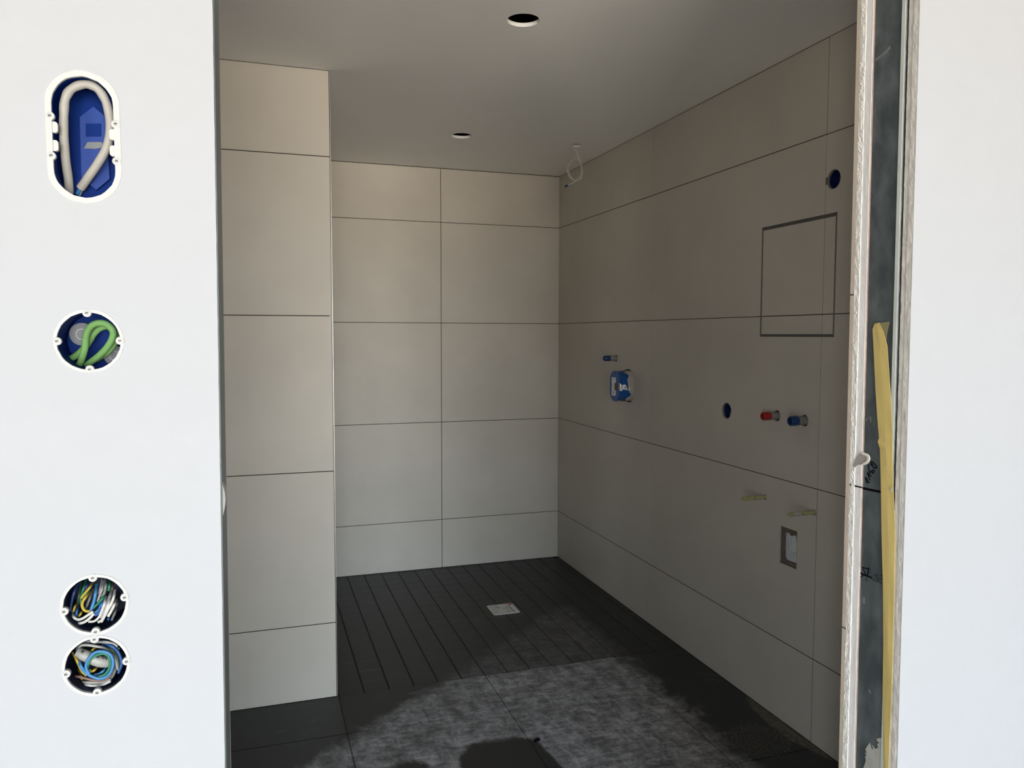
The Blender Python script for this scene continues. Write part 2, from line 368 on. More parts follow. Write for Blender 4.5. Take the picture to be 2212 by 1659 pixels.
# ================================================================== LEFT WALL (pier and side)
wl = empty('wall_left', (XP, YP, 0), 'beige tiled pier beside the shower with bright edge trim', 'wall', kind='structure')
box('tile_bed', (XL, XP - 0.0015, YP + 0.0015, YB + 0.1, -0.05, TOP), 'joint', wl)
box('side_wall', (XL - 0.1, XL, YF, YP + 0.05, -0.05, TOP), 'paint', wl)
for z0, z1 in zip(ROWS[:-1], ROWS[1:]):
    top = z1 - (0.002 if z1 == ZC else J)
    tile_y('wall_tile', XP - 1.2, XP - 0.0035, z0 + J, top, wl, YP)
    for y0, y1 in ((YP + .012, 3.96), (3.96, YB)):             # return face into the shower
        e = .0007
        loft('wall_tile', [lift(rect(y0 + J, y1 - J, z0 + J, top), XP - .009, 'x'), lift(rect(y0 + J, y1 - J, z0 + J, top), XP - e, 'x'),
                           lift(rect(y0 + J + e, y1 - J - e, z0 + J + e, top - e), XP, 'x')], 'tile', wl)
# metal corner trim on the free edge (thin square profile)
box('edge_trim', (XP - 0.0014, XP + 0.0004, YP - 0.0003, YP + 0.0115, 0.001, ZC - 0.001), 'trim', wl)
box('joint_spacer', (XP - 0.012, XP - 0.003, YP - 0.001, YP + 0.004, 1.4992 - 0.0013, 1.4992 + 0.0013), 'white', wl)

# ================================================================== RIGHT WALL
wr = empty('wall_right', (XR, 2.8, 0), 'beige tiled bathroom side wall with pipe outlets', 'wall', kind='structure')
PIPE1, RED, BLU = (3.7565, 1.3042, .0198), (2.4018, 1.1309, .0205), (2.2493, 1.1290, .0205)
ROUND2, ROUND3 = (2.7237, 1.1192, .0335), (2.1355, 1.9442, .0325)
ROD1, ROD2 = (2.4625, .8136, .0105), (2.1858, .8157, .0095)
MIX = (3.538, 3.690, 1.0815, 1.2512)
FLUSH = (2.2720, 2.3718, .5886, .7272)
HATCH = (2.1135, 2.5160, 1.4228, 1.8338)
def mixhole(d=0.0): return rrect(MIX[0] - d, MIX[1] + d, MIX[2] - d, MIX[3] + d, .062, 8)
def rhole(h, d=0.0, n=32): return circ(h[0], h[1], h[2] + d, n)
allh = [rhole(h, .002) for h in (PIPE1, RED, BLU, ROUND2, ROUND3, ROD1, ROD2)] + [mixhole(.002), rect(FLUSH[0] - .002, FLUSH[1] + .002, FLUSH[2] - .002, FLUSH[3] + .002),
        rect(HATCH[0] - .002, HATCH[1] + .002, HATCH[2] - .002, HATCH[3] + .002)]
plate('tile_bed', rect(YF, YB + 0.1, -0.05, TOP), allh, XR + 0.0008, XR + 0.07, 'x', 'joint', wr)
box('masonry', (XR + 0.07, XR + 0.17, YF, YB + 0.1, -0.05, TOP), 'void', wr)
cols = [(YT, YJ2), (YJ2, YJ1), (YJ1, YB)]
jy = {YT: 0, YJ2: 0.0009, YJ1: 0.0004, YB: 0}
def half(poly_holes, ci, ri, outer):
    plate('wall_tile', outer, poly_holes, XR + (0.0004 if ci == 1 else 0), XR + 0.009, 'x', 'tile', wr)
for ci, (y0, y1) in enumerate(cols):
    for ri, (z0, z1) in enumerate(zip(ROWS[:-1], ROWS[1:])):
        a0, a1 = y0 + jy[y0], y1 - jy[y1]; b0, b1 = z0 + J, z1 - (0.002 if z1 == ZC else J)
        h0, h1, v0, v1 = HATCH
        if (ci, ri) == (2, 2): half([rhole(PIPE1), mixhole()], ci, ri, rect(a0, a1, b0, b1))
        elif (ci, ri) == (1, 2): half([rhole(ROUND2), rhole(RED), rhole(BLU)], ci, ri, [(a0, b0), (a1, b0), (a1, b1), (h1, b1), (h1, v0), (a0, v0)])
        elif (ci, ri) == (1, 3): half([], ci, ri, [(h1, b0), (a1, b0), (a1, b1), (a0, b1), (a0, v1), (h1, v1)])
        elif (ci, ri) == (0, 2): half([], ci, ri, [(a0, b0), (a1, b0), (a1, v0), (h0, v0), (h0, b1), (a0, b1)])
        elif (ci, ri) == (0, 3):
            c = rhole(ROUND3)
            half([c], ci, ri, [(a0, b0), (h0, b0), (h0, v1), (a1, v1), (a1, b1), (a0, b1)])
        elif (ci, ri) == (1, 1): half([rhole(ROD1, n=16), rhole(ROD2, n=16), rect(*FLUSH)], ci, ri, rect(a0, a1, b0, b1))
        else: tile_x('wall_tile', a0, a1, b0, b1, wr, XR + (0.0004 if ci == 1 else 0))

# tiled access hatch let into the right wall
hx = empty('access_hatch', (XR, (HATCH[0] + HATCH[1]) / 2, HATCH[2]), 'square tiled access hatch with thin steel frame in the right wall', 'hatch')
def frame(name, y0, y1, z0, z1, wd, x0, x1, m, parent):
    return plate(name, rect(y0, y1, z0, z1), [rect(y0 + wd, y1 - wd, z0 + wd, z1 - wd)], x0, x1, 'x', m, parent)
h0, h1, v0, v1 = HATCH
frame('outer_frame', h0 + .0022, h1 - .0022, v0 + .0026, v1 - .0030, .0020, XR + .0005, XR + .02, 'steel', hx)
frame('inner_frame', h0 + .0062, h1 - .0062, v0 + .0068, v1 - .0082, .0018, XR + .0005, XR + .02, 'steel', hx)
box('backing_board', (XR + .0014, XR + .022, h0 + .001, h1 - .001, v0 + .001, v1 - .001), 'joint', hx)
for (a0, a1) in ((h0 + .0092, YJ2 - .0009), (YJ2 + .0009, h1 - .0098)):
    for (b0, b1) in ((v0 + .0095, ROWS[3] - J), (ROWS[3] + J, v1 - .0120)):
        tile_x('hatch_tile', a0, a1, b0, b1, hx, XR + .0006, .0110)

# capped pipe stubs
def pipe_stub(h, tipx, r, cap_m, in_m, cap_len, label, hexcap=False, up=0.0):
    y, z, _ = h
    t = empty('pipe_stub', (XR, y, z), label, 'pipe', 'capped water pipe stubs')
    L = XR - tipx
    def ringx(x, rad, n=24): return [(x, y + rad * math.cos(2 * math.pi * i / n), z + up * (XR - x) / L + rad * math.sin(2 * math.pi * i / n)) for i in range(n)]
    loft('sleeve', [ringx(XR + .05, r), ringx(tipx + cap_len + .001, r), ringx(tipx + cap_len, r - .001)], 'pipegrey', t, smooth=True)
    n = 8 if hexcap else 24; R = r * (1.10 if hexcap else 1.03)
    loft('cap', [ringx(tipx + cap_len + .003, R, n), ringx(tipx + .002, R, n), ringx(tipx, R - .0016, n), ringx(tipx, R - .0042, n), ringx(tipx + .008, R - .0048, n)], cap_m, t, cap0=True, cap1=False, smooth=True)
    loft('plug', [ringx(tipx + .0085, R - .0044, 24), ringx(tipx + .0062, R - .0044, 24)], in_m, t, smooth=True)
    return t
pipe_stub(PIPE1, 1.758, .0140, 'blue_cap', 'navy_deep', .030, 'small blue capped pipe stub above the blue mixer box')
pipe_stub(RED, 1.7655, .0142, 'red_cap', 'red_in', .027, 'red capped pipe stub sticking out of the right wall', True)
pipe_stub(BLU, 1.7665, .0158, 'blue_cap', 'navy_deep', .027, 'blue capped pipe stub beside the red one', True)

# shower mixer rough-in box
mx = empty('mixer_box', (XR, 3.6, MIX[2]), 'blue rough-in mixer box with paper label and silver tape', 'mixer box')
mf = 1.746
def mring(x, d): return [(x, a, b) for a, b in rrect(3.545 + d, 3.658 - d, 1.0885 + d, 1.2450 - d, .048 - min(d, .01), 8)]
loft('body', [mring(XR + .06, .0015), mring(mf + .010, .0035), mring(mf + .006, .001), mring(mf + .002, .0), mring(mf, .0022)], 'blue_mix', mx, smooth=True)
# grey plaster left on the body near the wall: a sleeve with a wavy rim
def wav(i, n): t = i / n; return .030 + .010 * math.sin(7 * t * 6.283) + .006 * math.sin(3 * t * 6.283 + 1)
prof = rrect(3.5445, 3.6585, 1.0880, 1.2455, .048, 8); n = len(prof)
lo = [[(XR + .05, a, b) for a, b in prof], [(XR - max(.006, wav(i, n)), a, b) for i, (a, b) in enumerate(prof)], [(XR - max(.006, wav(i, n)), a * .985 + 3.6 * .015, b * .985 + 1.1665 * .015) for i, (a, b) in enumerate(prof)]]
loft('plaster_collar', lo, 'greyfill', mx, cap0=False, cap1=False, smooth=True)
lb = plate('paper_label', rect(3.5855, 3.6330, 1.1170, 1.2110), [], mf - .0006, mf, 'x', 'paperlabel', mx)
for k, (z0, z1, y0, y1) in enumerate(((1.201, 1.205, 3.603, 3.618), (1.160, 1.163, 3.606, 3.620), (1.172, 1.1745, 3.604, 3.622), (1.129, 1.1315, 3.600, 3.624), (1.134, 1.1365, 3.604, 3.626), (1.139, 1.1415, 3.602, 3.622), (1.1225, 1.125, 3.606, 3.616), (1.186, 1.1885, 3.603, 3.613), (1.1965, 1.2005, 3.5860, 3.592), (1.1195, 1.123, 3.5860, 3.592))):
    plate('print_line', rect(y0, y1, z0, z1), [], mf - .0010, mf - .0004, 'x', 'print', lb)
plate('window', rect(3.566, 3.5995, 1.1455, 1.1840), [], mf - .0012, mf, 'x', 'brown', mx)
# crumpled silver tape folded around the near side
tp = []
for i in range(13):
    s = i / 12
    x = mf - .0016 + s * .060; zc_ = 1.168 - .014 * s - .004 * math.sin(s * 9); hw = .0185 * (1 - s) + .0065 * s + .002 * math.sin(s * 14)
    tp.append([(x, 3.5475 - .004 - .0015 * math.sin(i * 2.4), zc_ - hw), (x, 3.5475 - .004 + .0018 * math.sin(i * 1.9), zc_), (x, 3.5475 - .004 - .0012 * math.cos(i * 3.1), zc_ + hw), (x, 3.5475 + .002, zc_ + hw), (x, 3.5475 + .002, zc_ - hw)])
loft('silver_tape', tp, 'foil', mx)

# round flush sockets in the tiles
def wall_socket(h, label, notch=False):
    t = empty('wall_socket', (XR, h[0], h[1] - h[2]), label, 'socket box', 'empty socket boxes in the right wall')
    R = h[2]
    def rx(x, r, dy=0): return [(x, a + dy, b) for a, b in circ(h[0], h[1], r, 32)]
    loft('housing', [rx(XR + .006, R + .0012), rx(XR + .006, R - .002), rx(XR + .045, R - .003), rx(XR + .045, .0005)], 'blue_tile', t, cap0=False, cap1=True, smooth=True)
    loft('collar', [rx(XR + .0005, R - .0002), rx(XR + .0005, R - .0020), rx(XR + .009, R - .0024), rx(XR + .009, R + .001)], 'pipegrey', t, cap0=False, cap1=False, smooth=True)
    return t
s2 = wall_socket(ROUND2, 'round empty socket hole left of the red pipe stub')
tube('conduit', [(XR + .030, ROUND2[0] - .026, ROUND2[1] + .012), (XR + .022, ROUND2[0] - .010, ROUND2[1] - .002), (XR + .026, ROUND2[0] + .006, ROUND2[1] - .026)], .007, 'pipegrey', s2)
s3 = wall_socket(ROUND3, 'round blue socket hole above the access hatch')
plate('cut_mark', rect(2.1655, 2.1725, 1.932, 1.956), [], XR - .0004, XR + .001, 'x', 'brown', s3)

# threaded rods in yellow-green sleeves
def rod(h, tip, r, label, bare=False):
    t = empty('mounting_rod', (XR, h[0], h[1]), label, 'rod', 'yellow mounting rods for a wall fixture')
    p = [(XR + .04, h[0], h[1]), (tip, h[0] + .002, h[1] - .001)]
    tube('sleeve', [p[0], ((XR + tip) / 2, h[0] + .001, h[1]), p[1]], r, 'rod', t, 14, 6)
    sp = []
    for i in range(15):
        s = i / 14; x = XR - .050 + .020 * s - (.005 if bare else 0); a = 1.2 + s * 3.4
        sp.append((x, h[0] + .001 + (r + .0001) * -math.sin(a), h[1] + (r + .0001) * math.cos(a)))
    tube('slit', sp, .0009, 'brown', t, 6, 2)
    if bare:
        loft('cement_crust', [[(x, h[0] + rr * math.cos(a) , h[1] + rr * math.sin(a)) for a in [2 * math.pi * j / 12 for j in range(12)]] for x, rr in ((XR - .058, r), (XR - .064, r + .0012), (XR - .080, r + .0008), (XR - .088, r - .0002))], 'cement', t)
    return t
rod(ROD1, 1.7280, .0072, 'yellow green mounting rod nearer the shower')
rod(ROD2, 1.7215, .0070, 'yellow green mounting rod with cement crust beside the tile joint', True)

# rectangular drain recess with white plug
dr = empty('drain_recess', (XR, (FLUSH[0] + FLUSH[1]) / 2, FLUSH[2]), 'rectangular wall recess with a white plug below the yellow rods', 'recess')
y0, y1, z0, z1 = FLUSH
hole = [(y0 + .012, z0 + .016), (y0 + .014, z0 + .05), (y0 + .013, z0 + .09), (y0 + .017, z0 + .1175), (y0 + .036, z0 + .119), (y0 + .040, z0 + .1125), (y0 + .051, z0 + .112), (y0 + .053, z0 + .1185), (y0 + .066, z0 + .1180), (y0 + .080, z0 + .120), (y1 - .014, z0 + .116), (y1 - .013, z0 + .07), (y1 - .014, z0 + .022), (y1 - .024, z0 + .012), (y0 + .045, z0 + .0125)]
plate('board_rim', rect(y0 + .0005, y1 - .0005, z0 + .0015, z1 - .0035), [hole], XR + .010, XR + .020, 'x', 'brown', dr)
box('plug', (XR + .024, XR + .030, y0 + .004, y1 - .004, z0 + .004, z1 - .004), 'plug', dr)
plate('plug_fold', [(y0 + .008, z0 + .048), (y0 + .060, z0 + .052), (y0 + .072, z0 + .075), (y0 + .085, z0 + .079), (y0 + .060, z0 + .022), (y0 + .030, z0 + .020), (y0 + .010, z0 + .030)][::-1], [], XR + .0215, XR + .0245, 'x', 'plug2', dr)
plate('plug_strip', rect(y0 + .054, y0 + .060, z0 + .075, z0 + .118), [], XR + .022, XR + .0245, 'x', 'plug2', dr)

# ================================================================== FRONT WALL (plasterboard partition with the opening)
def board(name, side, y0, y1, xfar, m, parent, jit=0.0, z0=-0.05, z1=TOP, step=0.004, ny=4, off=0.0, seed=0.0, holes=None, zscale=60):
    """plasterboard layer whose cut edge towards the opening is rough"""
    jf = jamb_r if side > 0 else jamb_l
    nz = max(2, int((z1 - z0) / step)); V = []; Fc = []
    for i in range(nz + 1):
        z = z0 + (z1 - z0) * i / nz
        for j in range(ny + 1):
            y = y0 + (y1 - y0) * j / ny
            d = .75 * jit * noise.noise(Vector((seed, y * 120, z * zscale))) + .55 * jit * noise.noise(Vector((seed + 5, y * 330, z * 260))) + .35 * jit * noise.noise(Vector((seed + 9, y * 700, z * 700)))
            V.append((jf(z) + side * off + d, y, z))
        V.append((xfar, y1, z)); V.append((xfar, y0, z))
    k = ny + 3
    for i in range(nz):
        for j in range(k): Fc.append((i * k + j, i * k + (j + 1) % k, (i + 1) * k + (j + 1) % k, (i + 1) * k + j))
    Fc.append(tuple(range(k))); Fc.append(tuple(range(nz * k, nz * k + k)))
    return build(name, V, Fc, m, parent, smooth=False)

# ---- right of the opening
fr = empty('wall_front_right', (1.0, YF, 0), 'white plasterboard wall right of the opening with raw cut edge', 'wall', kind='structure')
board('painted_board', 1, YF, YF + .0003, HALL[1], 'paint', fr, 0.0002, step=.05, ny=1)
board('plasterboard', 1, YF + .0003, .9960, HALL[1], 'gypsum3', fr, 0.0006, seed=1.3, off=.0004)
board('plasterboard', 1, .9962, 1.0066, HALL[1], 'gypsum3', fr, 0.0006, seed=4.1, off=.0016)
board('plasterboard', 1, 1.0815, 1.0970, XR, 'gypsum2', fr, 0.0004, seed=7.7, off=.0004, zscale=25)
board('plasterboard', 1, 1.0970, 1.1085, XR, 'gypsum', fr, 0.0012, seed=9.2, off=-.0006)
board('paper_facing', 1, 1.0806, 1.0815, XR, 'paper', fr, 0.0003, seed=2.0, off=.0012)
pf = board('profile', 1, 1.0215, 1.0806, 1.05, 'profile', fr, 0.0, seed=3, off=.0035, step=.1)
board('profile_lip', 1, 1.0145, 1.0215, 1.05, 'lip', fr, 0.0002, seed=6, off=.0018, step=.02)
board('dark_gap_strip', 1, 1.0066, 1.0145, 1.05, 'gapdark', fr, 0.0012, seed=8, off=.006, step=.008)  # dark strip: painted shade of the gap, and black tape in it
for z0, z1 in zip(ROWS[:-1], ROWS[1:]):
    o = board('wall_tile', 1, YA, YT, XR - .001, 'tile_edge', fr, 0.0, z0 + J, z1 - J, .3, 1, off=-.0006 - (.0016 if z0 < .2 else 0))
# marks on the profile: level line, height figure, datum triangle, smears
XM = 1.0
def ribbon(name, pts, wpx, m, parent, plane=None, lift_=0.0006, sm=5):
    P = []
    for (x, y) in pts:
        p = on_x(x, y, 1.003); 
        for _ in range(3): p = on_x(x, y, (plane(p.z) if plane else jamb_r(p.z) + .0035) - lift_)
        P.append(p)
    P = smooth_path(P, sm) if sm > 1 else P
    hw = wpx * 1.22 / 2 / 1390; V = []; Fc = []
    for i, p in enumerate(P):
        t = P[min(i + 1, len(P) - 1)] - P[max(i - 1, 0)]; t.x = 0
        t = t.normalized() if t.length > 1e-9 else Vector((0, 1, 0)); nrm = Vector((0, -t.z, t.y))
        V += [p + nrm * hw, p - nrm * hw, p - nrm * hw + Vector((lift_ * .9, 0, 0)), p + nrm * hw + Vector((lift_ * .9, 0, 0))]
    for i in range(len(P) - 1):
        a, b = i * 4, i * 4 + 4
        for j in range(4): Fc.append((a + j, a + (j + 1) % 4, b + (j + 1) % 4, b + j))
    Fc += [(0, 1, 2, 3), tuple(range(len(V) - 4, len(V)))]
    return build(name, V, Fc, m, parent)
def S(pts, ox, oy, s): return [(ox + a / s, oy + b / s) for a, b in pts]
q = (1835, 960, 13.82)
DIG = [[(520, 1170), (480, 1010), (485, 990), (590, 1155)], [(612, 1065), (545, 880), (545, 850), (645, 960)],
       [(578, 600), (570, 700), (590, 790), (610, 840), (650, 810), (700, 770), (735, 800), (710, 845), (665, 868)],
       [(660, 640), (640, 580), (640, 525), (690, 530), (760, 600), (805, 670), (790, 705), (735, 700), (690, 640), (665, 570)]]
for d in DIG: ribbon('marker_digit', S(d, *q), 2.3, 'ink', pf, sm=5)
ribbon('marker_line', S([(375, 1300), (560, 1345), (760, 1385), (945, 1420)], *q), 4.6, 'ink', pf, sm=3)
ribbon('marker_line', S([(155, 1238), (250, 1262), (375, 1292)], *q), 2.6, 'ink', fr, plane=lambda z: jamb_r(z) - .0001, sm=2)
ribbon('marker_line', S([(0, 1195), (45, 1212)], *q), 2.0, 'ink', fr, plane=lambda z: jamb_r(z) - .0028, sm=2)
q = (1840, 1200, 16.59)
for d, wd in (([(270, 600), (400, 680), (560, 740), (725, 805)], 3.2), ([(380, 410), (430, 540), (490, 680)], 1.9), ([(380, 420), (500, 460), (615, 480)], 1.9), ([(612, 440), (590, 560), (555, 720)], 2.2), ([(300, 775), (410, 710)], 1.2)):
    ribbon('datum_mark', S(d, *q), wd, 'ink', pf, sm=3)
for d in ([(730, 860), (900, 920), (1105, 1005)], [(820, 690), (860, 800), (970, 905)], [(830, 685), (900, 690), (920, 760), (960, 880)], [(1000, 700), (1070, 710), (1090, 760), (1060, 840), (990, 860)], [(490, 820), (540, 905)]):
    ribbon('faint_pencil_mark', S(d, *q), 1.0, 'inkfaint', pf, sm=3)
q = (1800, 0, 3.95)
ribbon('plaster_smear', S([(355, 515), (400, 480), (450, 440), (483, 400)], *q), 4.5, 'smear', pf, sm=3)
q = (1800, 840, 3.95)
ribbon('plaster_smear', S([(262, 275), (300, 248), (318, 240), (316, 285)], *q), 1.3, 'smear', pf, sm=2)
q = (1780, 1239, 3.95)
for c, wd in (([(335, 200), (338, 255)], 5), ([(545, 0), (540, 20)], 2), ([(380, 985), (392, 1020)], 2)):
    ribbon('plaster_smear', S(c, *q), wd, 'smear', pf, sm=3)
# cement smear at the foot of the profile (ragged outline)
q = (1820, 1540, 13.94)
cem = [(640, 1659), (700, 1480), (715, 1400), (690, 1290), (740, 1310), (690, 1180), (760, 1230), (700, 1100), (770, 980), (830, 905), (850, 960), (880, 1060), (950, 1100), (900, 960), (1000, 1080), (1090, 1050), (1060, 930), (1130, 900), (1060, 840), (1050, 770), (1180, 745), (1225, 800), (1235, 1200), (1240, 1659), (1240, 2100), (560, 2100), (600, 1850)]
cy = []
for x, y in S(cem, *q):
    p = on_x(x, y, 1.008); cy.append((p.y, p.z))
v_, f_ = plate_vf(cy, [], 0.0, 0.0007, 'x')
v_ = [(jamb_r(b) + .0035 - .0008 + t, a, b) for t, a, b in v_]
build('cement_smear', v_, f_, 'cement', pf)
# filler dab across the board edge and the profile
q = (1835, 960, 13.82)
dab = S([(175, 480), (240, 350), (350, 270), (450, 330), (520, 430), (500, 520), (440, 580), (360, 600), (230, 625), (170, 690), (120, 640), (140, 560)], *q)
cy = [on_x(x, y, 1.001) for x, y in dab]
v_, f_ = plate_vf([(p.y, p.z) for p in cy], [], 0.0, 0.004, 'x')
fd = build('filler_dab', [(jamb_r(b) - .0012 + t, a, b) for t, a, b in v_], f_, 'greyfill', fr)
ribbon('filler_ridge', S([(365, 262), (450, 290), (530, 330), (568, 410), (540, 500), (470, 560), (390, 595)], *q), 4.6, 'cream', fr, plane=lambda z: jamb_r(z) - .0016, lift_=.002, sm=4)

# masking tape stuck down the profile
def tape_edge(pts): return [on_x(x, y, 1.0) for x, y in pts]
Lp = [(1889, 699), (1884.8, 711), (1887.3, 761.8), (1891, 840), (1895, 903), (1898.7, 946), (1895.7, 954), (1901, 970), (1902.5, 1042.5), (1904, 1144), (1907, 1262), (1908, 1391), (1906.6, 1492), (1908.6, 1659), (1910.5, 1760)]
Rp = [(1899, 697), (1907.6, 715), (1916.5, 746.6), (1922.8, 840), (1926, 890.6), (1927.8, 942), (1928, 956), (1928, 972), (1929.4, 1045), (1933.6, 1144), (1932, 1262), (1928.6, 1391), (1926, 1492), (1919, 1659), (1915, 1760)]
V = []; Fc = []
tape = empty('masking_tape', tuple(on_x(1908, 1760, 1.0)), 'long yellow masking tape strip stuck down the opening edge', 'tape')
for k, (a, b) in enumerate(zip(Lp, Rp)):
    pa = on_x(*a, 1.0); pb = on_x(*b, 1.0)
    xa = jamb_r(pa.z) + .0015; xb = jamb_r(pb.z) - .0009
    pa = on_x(*a, xa); pb = on_x(*b, xb); pm = (pa + pb) / 2 + Vector((-.0007 if k % 2 else -.0002, 0, 0))
    for p in (pa, pm, pb): V.append(p)
    for p in (pb, pm, pa): V.append(p + Vector((.0004, 0, 0)))
for k in range(len(Lp) - 1):
    a, b = k * 6, k * 6 + 6
    for j in range(6): Fc.append((a + j, a + (j + 1) % 6, b + (j + 1) % 6, b + j))
Fc += [tuple(range(6)), tuple(range(len(V) - 6, len(V)))]
build('strip', V, Fc, 'tape', tape)
q = (1800, 420, 3.95)
fl_ = S([(395, 1100), (425, 1092), (490, 1086), (474, 1150), (464, 1215), (458, 1290), (430, 1180)], *q)
plate('torn_film', [(on_x(x, y, 1.003).y, on_x(x, y, 1.003).z) for x, y in fl_], [], 1.0008, 1.0011, 'x', 'tape2', tape)
for pts, wd in ((S([(1062, 690), (1066, 693)], 1835, 960, 13.82), 3.4), (S([(1215, 1410), (1280, 1275)], 1835, 960, 13.82), 2.8)):
    ribbon('paint_fleck', pts, wd, 'white', tape, plane=lambda z: jamb_r(z) - .0018, sm=2)

# ---- left of the opening, with the electrical boxes
BX1, BX2, BX3, BX4 = (-0.1775, 1.6464), (-0.1790, 1.4196), (-0.1818, 1.1156), (-0.1822, 1.0434)
RB = 0.0345
fl2 = empty('wall_front_left', (-0.042, YF, 0), 'white plasterboard wall left of the opening with electrical boxes', 'wall', kind='structure')
def lholes(d=0.0):
    return [stad(BX1[0], BX1[1], .0352 + d, .0355, jit=.0003), circ(BX2[0], BX2[1], RB + d, 44, jit=.0003),
            circ(BX3[0], BX3[1], RB + d, 44, jit=.0003), circ(BX4[0], BX4[1], RB + d, 44, jit=.0003)]
def ledge(j, seed, off=0.0, n=220):
    out = []
    for i in range(n + 1):
        z = -0.05 + (TOP + .05) * i / n
        out.append((jamb_l(z) + off + j * noise.noise(Vector((seed, 0, z * 60))) + .6 * j * noise.noise(Vector((seed, 4, z * 170))), z))
    return out
def lplate(name, y0, y1, m, j, seed, off=0.0, holes=True, d=0.0, xfar=HALL[0], base=-0.05):
    e = ledge(j, seed, off)
    plate(name, [(xfar, -0.05)] + e + [(xfar, TOP)], lholes(d) if holes else [], y0, y1, 'y', m, fl2)
lplate('painted_board', YF, .9955, 'paint', .0003, 1.0, -.0002)
lplate('plasterboard', .9957, 1.0066, 'gypsum3', .0008, 2.0, -.0010, d=.001)
lplate('plasterboard', 1.081, 1.0970, 'gypsum2', .0005, 3.0, -.0012, False, xfar=XL)
lplate('plasterboard', 1.0970, 1.1085, 'gypsum', .0008, 4.0, -.0006, False, xfar=XL)
V = []; 
def lprism(name, y0, y1, x0off, x1, m, z0=-0.05, z1=TOP, parent=fl2, lean=.0055, skew=0.0):
    V = []
    for z in (z0, z1): V += [(jamb_l(1.43) + lean * (z - 1.43) + x0off, y0, z), (jamb_l(1.43) + lean * (z - 1.43) + x0off + skew, y1, z), (x1, y1, z), (x1, y0, z)]
    return build(name, V, [(0, 1, 2, 3), (4, 5, 6, 7), (0, 1, 5, 4), (1, 2, 6, 5), (2, 3, 7, 6), (3, 0, 4, 7)], m, parent)
lprism('dark_gap_strip', 1.0066, 1.0150, -.004, -.09, 'gapdark')  # dark strip painting the shade of the gap behind the board
lprism('profile', 1.0150, 1.0808, -.0014, -.09, 'galv', skew=.0044)
# rolled bead of the profile catches the light
tube('profile_bead', [(jamb_l(z) - .0012, 1.022, z) for z in (-.05, .6, 1.2, 1.8, TOP)], .0016, 'galv', fl2, 12, 2)
for z0, z1 in zip(ROWS[:-1], ROWS[1:]):
    lprism('wall_tile', YA, YT, .0018, XL, 'tile_edge', z0 + J, z1 - J, lean=.0050)
ds = []
for i in range(9):
    s = i / 8; z = 1.246 - .050 * s; ds.append([(jamb_l(z) - .001 + .0048 * math.sin(s * math.pi) * (1 if j in (0, 1) else 0), 1.024 + (.040 * math.sin(s * math.pi) + .004) * (0 if j in (0, 3) else 1), z) for j in range(4)])
loft('filler_dab', ds, 'white', fl2)

# ---- lintel above the opening
ft = empty('wall_front_top', (0.5, YF, LINTEL), 'white plasterboard lintel above the opening', 'wall', kind='structure')
box('plasterboard', (jamb_l(2.3) - .001, jamb_r(2.3) + .001, YF + .0002, 1.006, LINTEL, TOP), 'paint', ft)
box('profile', (jamb_l(2.3) - .001, jamb_r(2.3) + .001, 1.006, 1.081, LINTEL + .002, TOP), 'galv', ft)
box('plasterboard', (jamb_l(2.3) - .001, jamb_r(2.3) + .001, 1.081, 1.109, LINTEL, TOP), 'gypsum', ft)

# ---- electrical boxes
def lug(parent, x, z, r=.0050, tang=False, screw='navy'):
    g = loft('screw_lug', [lift(circ(x, z, r, 20), .9880, 'y'), lift(circ(x, z, r, 20), .9830, 'y'), lift(circ(x, z, r - .0012, 20), .9821, 'y')], 'white', parent, smooth=True)
    loft('screw', [lift(circ(x, z, r * .46, 12), .9825, 'y'), lift(circ(x, z, r * .46, 12), .9819, 'y')], 'w_ltgrey', g)
    plate('screw_slot', [(x - r * .32, z - .0005), (x + r * .32, z - .0001), (x + r * .32, z + .0006), (x - r * .32, z + .0004)], [], .9815, .9820, 'y', 'navy', g)
def cup(poly_out, poly_in, depth, m, parent):
    loft('housing', [lift(poly_out, .9870, 'y'), lift(poly_in, .9870, 'y'), lift([(a, b) for a, b in poly_in], depth, 'y')], m, parent, cap0=False, cap1=True, smooth=True)
def rim(poly_out, poly_in, parent):
    plate('rim', poly_out, [poly_in], .9832, .9872, 'y', 'white', parent)

b1 = empty('double_socket_box', (BX1[0], YF, BX1[1] - .07), 'tall oval blue double wall box holding a grey cable loop', 'socket box', 'electrical wall boxes left of the opening')
cup(stad(*BX1, .0350, .0355), stad(*BX1, .0322, .0355), 1.040, 'blue', b1)
rim(stad(*BX1, .0372, .0355, jit=.0005), stad(*BX1, .0308, .0355, jit=.0004), b1)
for sx, sz in ((-1, .0205), (1, .0170), (-1, -.0225), (1, -.0240)):
    lug(b1, BX1[0] + sx * .0325, BX1[1] + sz, .0046)
    plate('lug_tab', rrect(BX1[0] + sx * .0290 - .0035, BX1[0] + sx * .0290 + .0035, BX1[1] + sz - .0115 * (1 if sz > 0 else -1) - .006, BX1[1] + sz - .0115 * (1 if sz > 0 else -1) + .006, .003, 4), [], .9845, .9900, 'y', 'white', b1)
qb = (60, 130, 5.03)
pnl = [on_y(x, y, 1.034) for x, y in S([(565, 620), (715, 505), (850, 620), (890, 1290), (745, 1410), (585, 1280)], *qb)]
pn = plate('inner_panel', [(p.x, p.z) for p in pnl], [], 1.0335, 1.0385, 'y', 'blue_lt', b1)
pp = [on_y(x, y, 1.0334) for x, y in S([(630, 690), (800, 690), (800, 830), (630, 830)], *qb)]
plate('embossed_plate', [(p.x, p.z) for p in pp], [], 1.0328, 1.0340, 'y', 'blue', pn)
pp = [on_y(x, y, 1.0325) for x, y in S([(610, 960), (650, 890), (800, 890), (840, 940), (740, 965)], *qb)]
plate('embossed_plate', [(p.x, p.z) for p in pp], [], 1.0322, 1.0340, 'y', 'grommet', pn)
